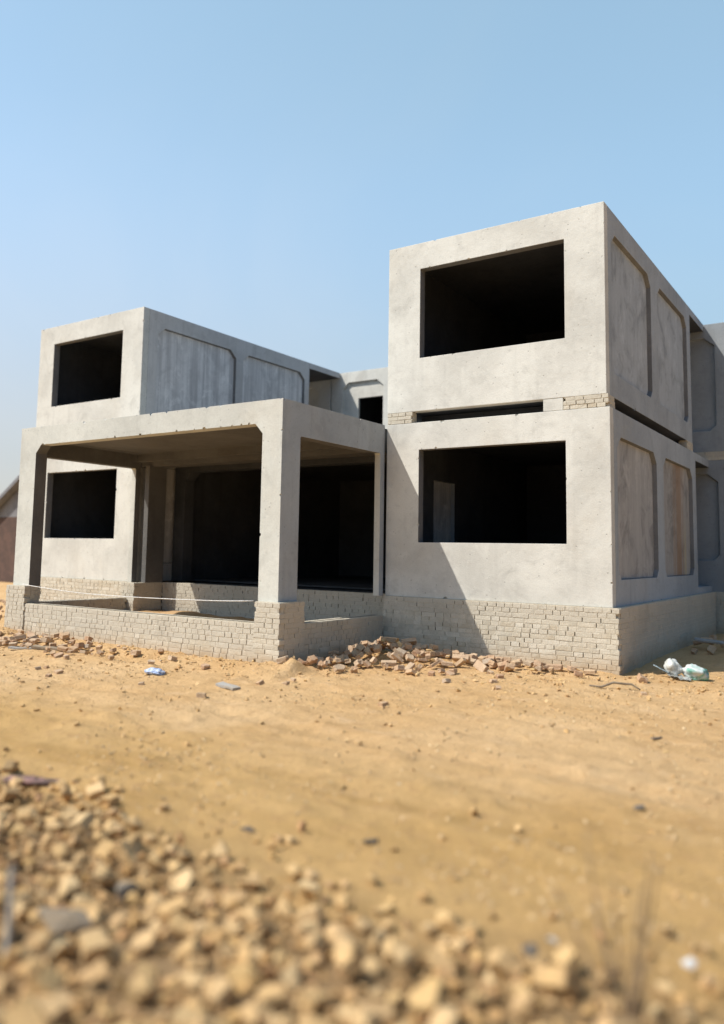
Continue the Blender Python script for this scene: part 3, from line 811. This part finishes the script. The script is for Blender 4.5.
# broken bricks against the walls
loose = []
def heap(n, cx, cy, rx, ry, h, label, group, kinds=('whole', 'half', 'bat', 'half', 'bat'), lay=.45, filt=None, smin=.42):
    k_ = 0; t = 0
    while k_ < n and t < n * 20:
        t += 1
        a = r.gauss(0, .5); b_ = r.gauss(0, .5)
        x = cx + a * rx; y = cy + b_ * ry
        if filt and not filt(x, y): continue
        z = ground_h(x, y) + .03 + h * max(0, 1 - math.hypot(a, b_) / 1.2) * r.uniform(.35, 1)
        rot = (r.gauss(0, lay), r.gauss(0, lay), r.uniform(0, 6.3))
        if r.random() < .28:
            s_ = r.uniform(.022, .07)
            loose.append((s_ * 2, r.choice(shards), (x, y, z - .01), rot, (s_, s_ * .9, s_ * r.uniform(.5, .9)), label, group))
        else:
            s_ = smin + (1.06 - smin) * r.random() ** .8; kd = r.choice(kinds)
            loose.append((s_ * {'whole': .22, 'half': .15, 'bat': .12}[kd], r.choice(pieces[kd]), (x, y, z), rot, (s_, s_, s_), label, group))
        k_ += 1
front_ok = lambda x, y: (x > PX1 + .16 and y < -.14) or y < PF - .1
heap(165, -2.75, -1.2, 1.25, .85, .22, 'broken pinkish brick in the heap between porch side wall and near wing', 'broken bricks heaped beside the porch', filt=front_ok)
heap(34, -3.0, -2.2, .5, .7, .10, 'broken brick at the foot of the right porch pier', 'broken bricks by the right porch pier', filt=front_ok)
heap(62, -1.2, -.66, 1.25, .42, .08, 'broken flat brick in the low scatter below the near wing', 'broken bricks below the near wing', lay=.2, filt=front_ok, smin=.65, kinds=('whole', 'half', 'half', 'bat'))
heap(120, -7.6, -3.3, 3.4, .7, .05, 'broken brick strewn along the front of the low porch wall', 'broken bricks along the porch wall', lay=.18, filt=front_ok)
heap(26, -10.4, -2.6, 1.6, 1.6, .14, 'broken brick in the rubble left of the porch', 'broken bricks left of the porch', lay=.4, filt=lambda x, y: x < PX0 - .18)
heap(30, -12.0, -1.2, .9, 1.0, .4, 'broken brick in the small pile behind the left porch pier', 'broken bricks behind the left porch pier', lay=.5, filt=lambda x, y: x < PX0 - .25)
heap(24, .55, 4.1, .5, 1.0, .2, 'broken brick in the shaded rubble behind the near wing corner', 'broken bricks in the shade beside the near wing', filt=lambda x, y: x > .25)
# the pieces that show largest are things of their own, the crumbs between them one mass
loose = [q for q in loose if visible(*q[2])]
loose.sort(key=lambda q: -q[0] / view_d(q[2][0], q[2][1]))
for (_, me_, lc, rt, sc_, lb, gp) in loose[:236]: place('broken_brick', me_, lc, rt, sc_, lb, 'brick', gp)
vs_, fs_ = [], []
for (_, me_, lc, rt, sc_, lb, gp) in loose[236:]:
    m4 = Matrix.LocRotScale(Vector(lc), Euler(rt), Vector(sc_)); b0 = len(vs_)
    vs_ += [tuple(m4 @ v.co) for v in me_.vertices]; fs_ += [tuple(b0 + i for i in p.vertices) for p in me_.polygons]
me_ = bpy.data.meshes.new('brick_crumbs'); me_.from_pydata(vs_, [], fs_)
tag(obj('brick_crumbs', me_, M['broken']), 'small crumbs of broken brick lying between the larger pieces along the walls', 'rubble', None, 'stuff')
def lone(n, x0, x1, y0, y1):
    for i in range(n):
        x, y = r.uniform(x0, x1), r.uniform(y0, y1)
        place('broken_brick', r.choice(pieces[r.choice(('half', 'bat', 'bat'))]), (x, y, ground_h(x, y) + .012), (r.gauss(0, .15), r.gauss(0, .15), r.uniform(0, 6.3)), r.uniform(.5, .95),
              'stray brick piece lying on the open sand before the house', 'brick', 'stray brick pieces on the open sand')
lone(10, -6.5, -1, -4.9, -3.4); lone(9, -2.6, 1.4, -2.3, -1.2)

def at(x, y, dz=0): return (x, y, ground_h(x, y) + dz)
def own(name, me, mat, loc, rot, sc, label, cat):
    m_ = me.copy(); m_.materials.clear(); m_.materials.append(mat); m_.name = name
    return place(name, m_, loc, rot, sc, label, cat)
own('dark_stone', shards[2], M['dark_stone'], at(.76, -7.2, .012), (0, 0, 1), (.05, .035, .035), 'small dark stone on the sand just beyond the middle of the rubble bank', 'stone')
own('dark_stone', shards[5], M['dark_stone'], at(.16, -7.47, .012), (0, .2, .5), (.07, .03, .03), 'flat dark stone on the sand near the left part of the rubble bank', 'stone')
own('dark_stone', shards[1], M['dark_stone'], at(1.38, -3.72, .015), (0, 0, .6), (.09, .05, .035), 'dark grey stone lying alone on the open sand at right, farther from the camera', 'stone')
own('dark_stone', shards[7], M['dark_stone'], at(1.74, -5.73, .015), (0, 0, 0), (.055, .04, .035), 'dark grey stone lying alone on the open sand at right, nearer the camera', 'stone')
own('dark_stone', shards[4], M['dark_stone'], at(1.90, -7.92, .05), (0, 0, .3), (.05, .05, .06), 'dark rounded stone in the rubble beside a small white chip', 'stone')
own('white_pebble', shards[3], M['white_stone'], at(1.96, -7.85, .07), (0, 0, 0), (.028, .024, .024), 'small white chip in the rubble beside a dark stone', 'stone')
own('white_pebble', shards[6], M['white_stone'], at(2.40, -7.66, .05), (.3, 0, 0), (.030, .027, .028), 'bright white pebble at the right end of the rubble bank', 'stone')
own('concrete_chunk', shards[9], M['slate'], at(.36, -8.80, .06), (.1, .2, .6), (.15, .11, .08), 'large dark grey concrete chunk at the left of the rubble bank', 'stone')
own('concrete_chunk', shards[11], M['slate'], at(.30, -8.45, .05), (.3, .1, 1.9), (.09, .075, .06), 'brownish grey concrete chunk low in the rubble bank', 'stone')

# boards, rag, packet, stick
bm = bmesh.new(); bm_box(bm, -.2, .2, -.05, .05, -.012, .012)
bmesh.ops.subdivide_edges(bm, edges=bm.edges, cuts=3, use_grid_fill=True)
for v in bm.verts: v.co += Vector((.006 * noise.noise(v.co * 9), .006 * noise.noise(v.co * 11 + Vector((3, 0, 0))), .012 * noise.noise(v.co * 5)))
bd = to_mesh(bm)
own('board_offcut', bd, M['board'], at(-2.97, -4.19, .02), (.06, .03, -.25), (.85, 1, 1), 'flat grey board offcut on the sand in front of the porch pier', 'board')
own('board_offcut', bd, M['wood'], at(-7.0, -3.6, .03), (.05, .05, .35), (1.1, 1, 1.2), 'brown board offcut lying before the low porch wall', 'board')
own('board_offcut', bd, M['board'], at(-7.35, -3.75, .02), (-.05, .02, .5), (1.0, .9, 1), 'pale grey board offcut lying before the low porch wall', 'board')
own('board_offcut', bd, M['board'], at(.55, 3.6, .16), (.2, .1, .2), (1.2, 1.2, 1), 'grey board lying on rubble in the shade beside the near wing', 'board')

def crumple(seed, amp=.35, sub=4, squash=.8):
    bm = bmesh.new(); bmesh.ops.create_icosphere(bm, subdivisions=sub, radius=1)
    o_ = Vector((seed * 3.1, seed * 1.7, 0))
    for v in bm.verts:
        d = v.co.normalized()
        f = 1 + amp * noise.noise(d * 1.3 + o_) + amp * .5 * (1 - abs(noise.noise(d * 3.1 + o_)) * 2) * .6 + amp * .22 * noise.noise(d * 7 + o_)
        v.co = d * f; v.co.z *= squash
    return to_mesh(bm, smooth=True)
own('crumpled_packet', crumple(3, .5), M['blue_plastic'], at(-4.24, -4.07, .03), (0, .1, .4), (.11, .06, .05), 'crumpled blue and white plastic packet on the sand before the porch', 'packet')
own('crumpled_rag', crumple(5, .6), M['rag'], at(-1.58, -7.69, .02), (0, 0, .62), (.22, .07, .03), 'crumpled dark red and black rag at the left edge of the rubble bank', 'rag')
bg_ = empty('plastic_bag', at(.70, .17, -.02)); tag(bg_, 'crumpled white plastic bag on the sand at the corner of the near wing', 'bag')
b1 = crumple(8, .42); b1.transform(Matrix.Translation((-.02, .05, .15)) @ Matrix.Diagonal((.10, .09, .13, 1)))
obj('bag_body', b1, M['bag'], bg_)
def sheet(pts, w, seed):
    bm = bmesh.new(); n = 16; vv = []
    for i in range(n + 1):
        t = i / n; a = Vector(pts[0]).lerp(Vector(pts[1]), t)
        d = (Vector(pts[1]) - Vector(pts[0])).normalized(); s_ = d.cross(Vector((0, 0, 1))).normalized()
        for j in range(7):
            q = (j / 6 - .5) * (w[0] + (w[1] - w[0]) * t)
            p = a + s_ * q; p.z += .035 * noise.noise(Vector((t * 5 + seed, j * .5, 0))) + .02
            vv.append(bm.verts.new(p))
    for i in range(n):
        for j in range(6):
            a = i * 7 + j; bm.faces.new((vv[a], vv[a + 1], vv[a + 8], vv[a + 7]))
    bmesh.ops.solidify(bm, geom=bm.faces[:], thickness=.003)
    return to_mesh(bm, smooth=True)
obj('bag_tail', sheet([(-.02, .0, .05), (.22, -.12, .02)], (.18, .12), 2), M['bag'], bg_)
obj('pull_strip', sheet([(-.03, -.02, .05), (-.24, -.02, .16)], (.07, .02), 5), M['blue_strip'], bg_)
sk = crumple(11, .40); sk.transform(Matrix.Diagonal((.155, .12, .115, 1)))
own('plastic_sack', sk, M['bag_green'], at(.95, .26, .085), (.1, .15, .5), (1, 1, 1), 'crumpled white plastic sack with green print beside the plain white bag', 'sack')

st_p = [(.12, -1.42), (.22, -1.30), (.33, -1.20), (.42, -1.10), (.50, -1.06), (.60, -1.08)]
tag(obj('stick', tube_mesh([(x, y, ground_h(x, y) + .02 + (.05 if 1 < i < 5 else 0)) for i, (x, y) in enumerate(st_p)], [.010, .013, .014, .013, .012, .008]), M['wood']),
    'bent brown stick lying on the sand below the corner of the near wing', 'stick')

# stake at the left edge, dry weed at the right
sx_, sy_ = .40, -9.09
bm = bmesh.new(); n = 8
rings = []
for i in range(n + 1):
    t = i / n; w = .012 * (1 - .15 * t); z = -.1 + .44 * t
    cx_, cy_ = .012 * math.sin(3 * t), .01 * t
    rings.append([bm.verts.new((cx_ + a * w + r.gauss(0, .001), cy_ + b_ * w * .7, z + (.02 * a if i == n else 0))) for a, b_ in ((-1, -1), (1, -1), (1, 1), (-1, 1))])
for i in range(n):
    for k_ in range(4): bm.faces.new((rings[i][k_], rings[i][(k_ + 1) % 4], rings[i + 1][(k_ + 1) % 4], rings[i + 1][k_]))
bm.faces.new(rings[0][::-1]); bm.faces.new(rings[-1])
tag(obj('wooden_stake', bevel(to_mesh(bm), .003), M['stake'], None, at(sx_, sy_)), 'pale grey wooden stake standing in the rubble at the left edge', 'stake')

wx, wy = 2.32, -8.21
weed = empty('dry_weed', at(wx, wy)); tag(weed, 'thin dry weed stems rising from the rubble at right in the foreground', 'weed')
for i, (lx, ly, h) in enumerate(((-.20, .02, .46), (-.10, .06, .62), (-.04, .0, .50), (.02, .05, .60), (.06, -.02, .52), (.10, .04, .58), (.0, .1, .42), (-.15, .08, .36), (.15, .02, .40))):
    b0 = Vector((r.gauss(0, .02), r.gauss(0, .02), -.03))
    pts = []
    for k_ in range(8):
        t = k_ / 7; pts.append(b0 + Vector((lx * t ** 1.3 + .006 * math.sin(5 * t + i), ly * t, h * t)))
    obj('stem', tube_mesh(pts, [.0068 - .004 * k_ / 7 for k_ in range(8)], 5), M['straw'], weed)
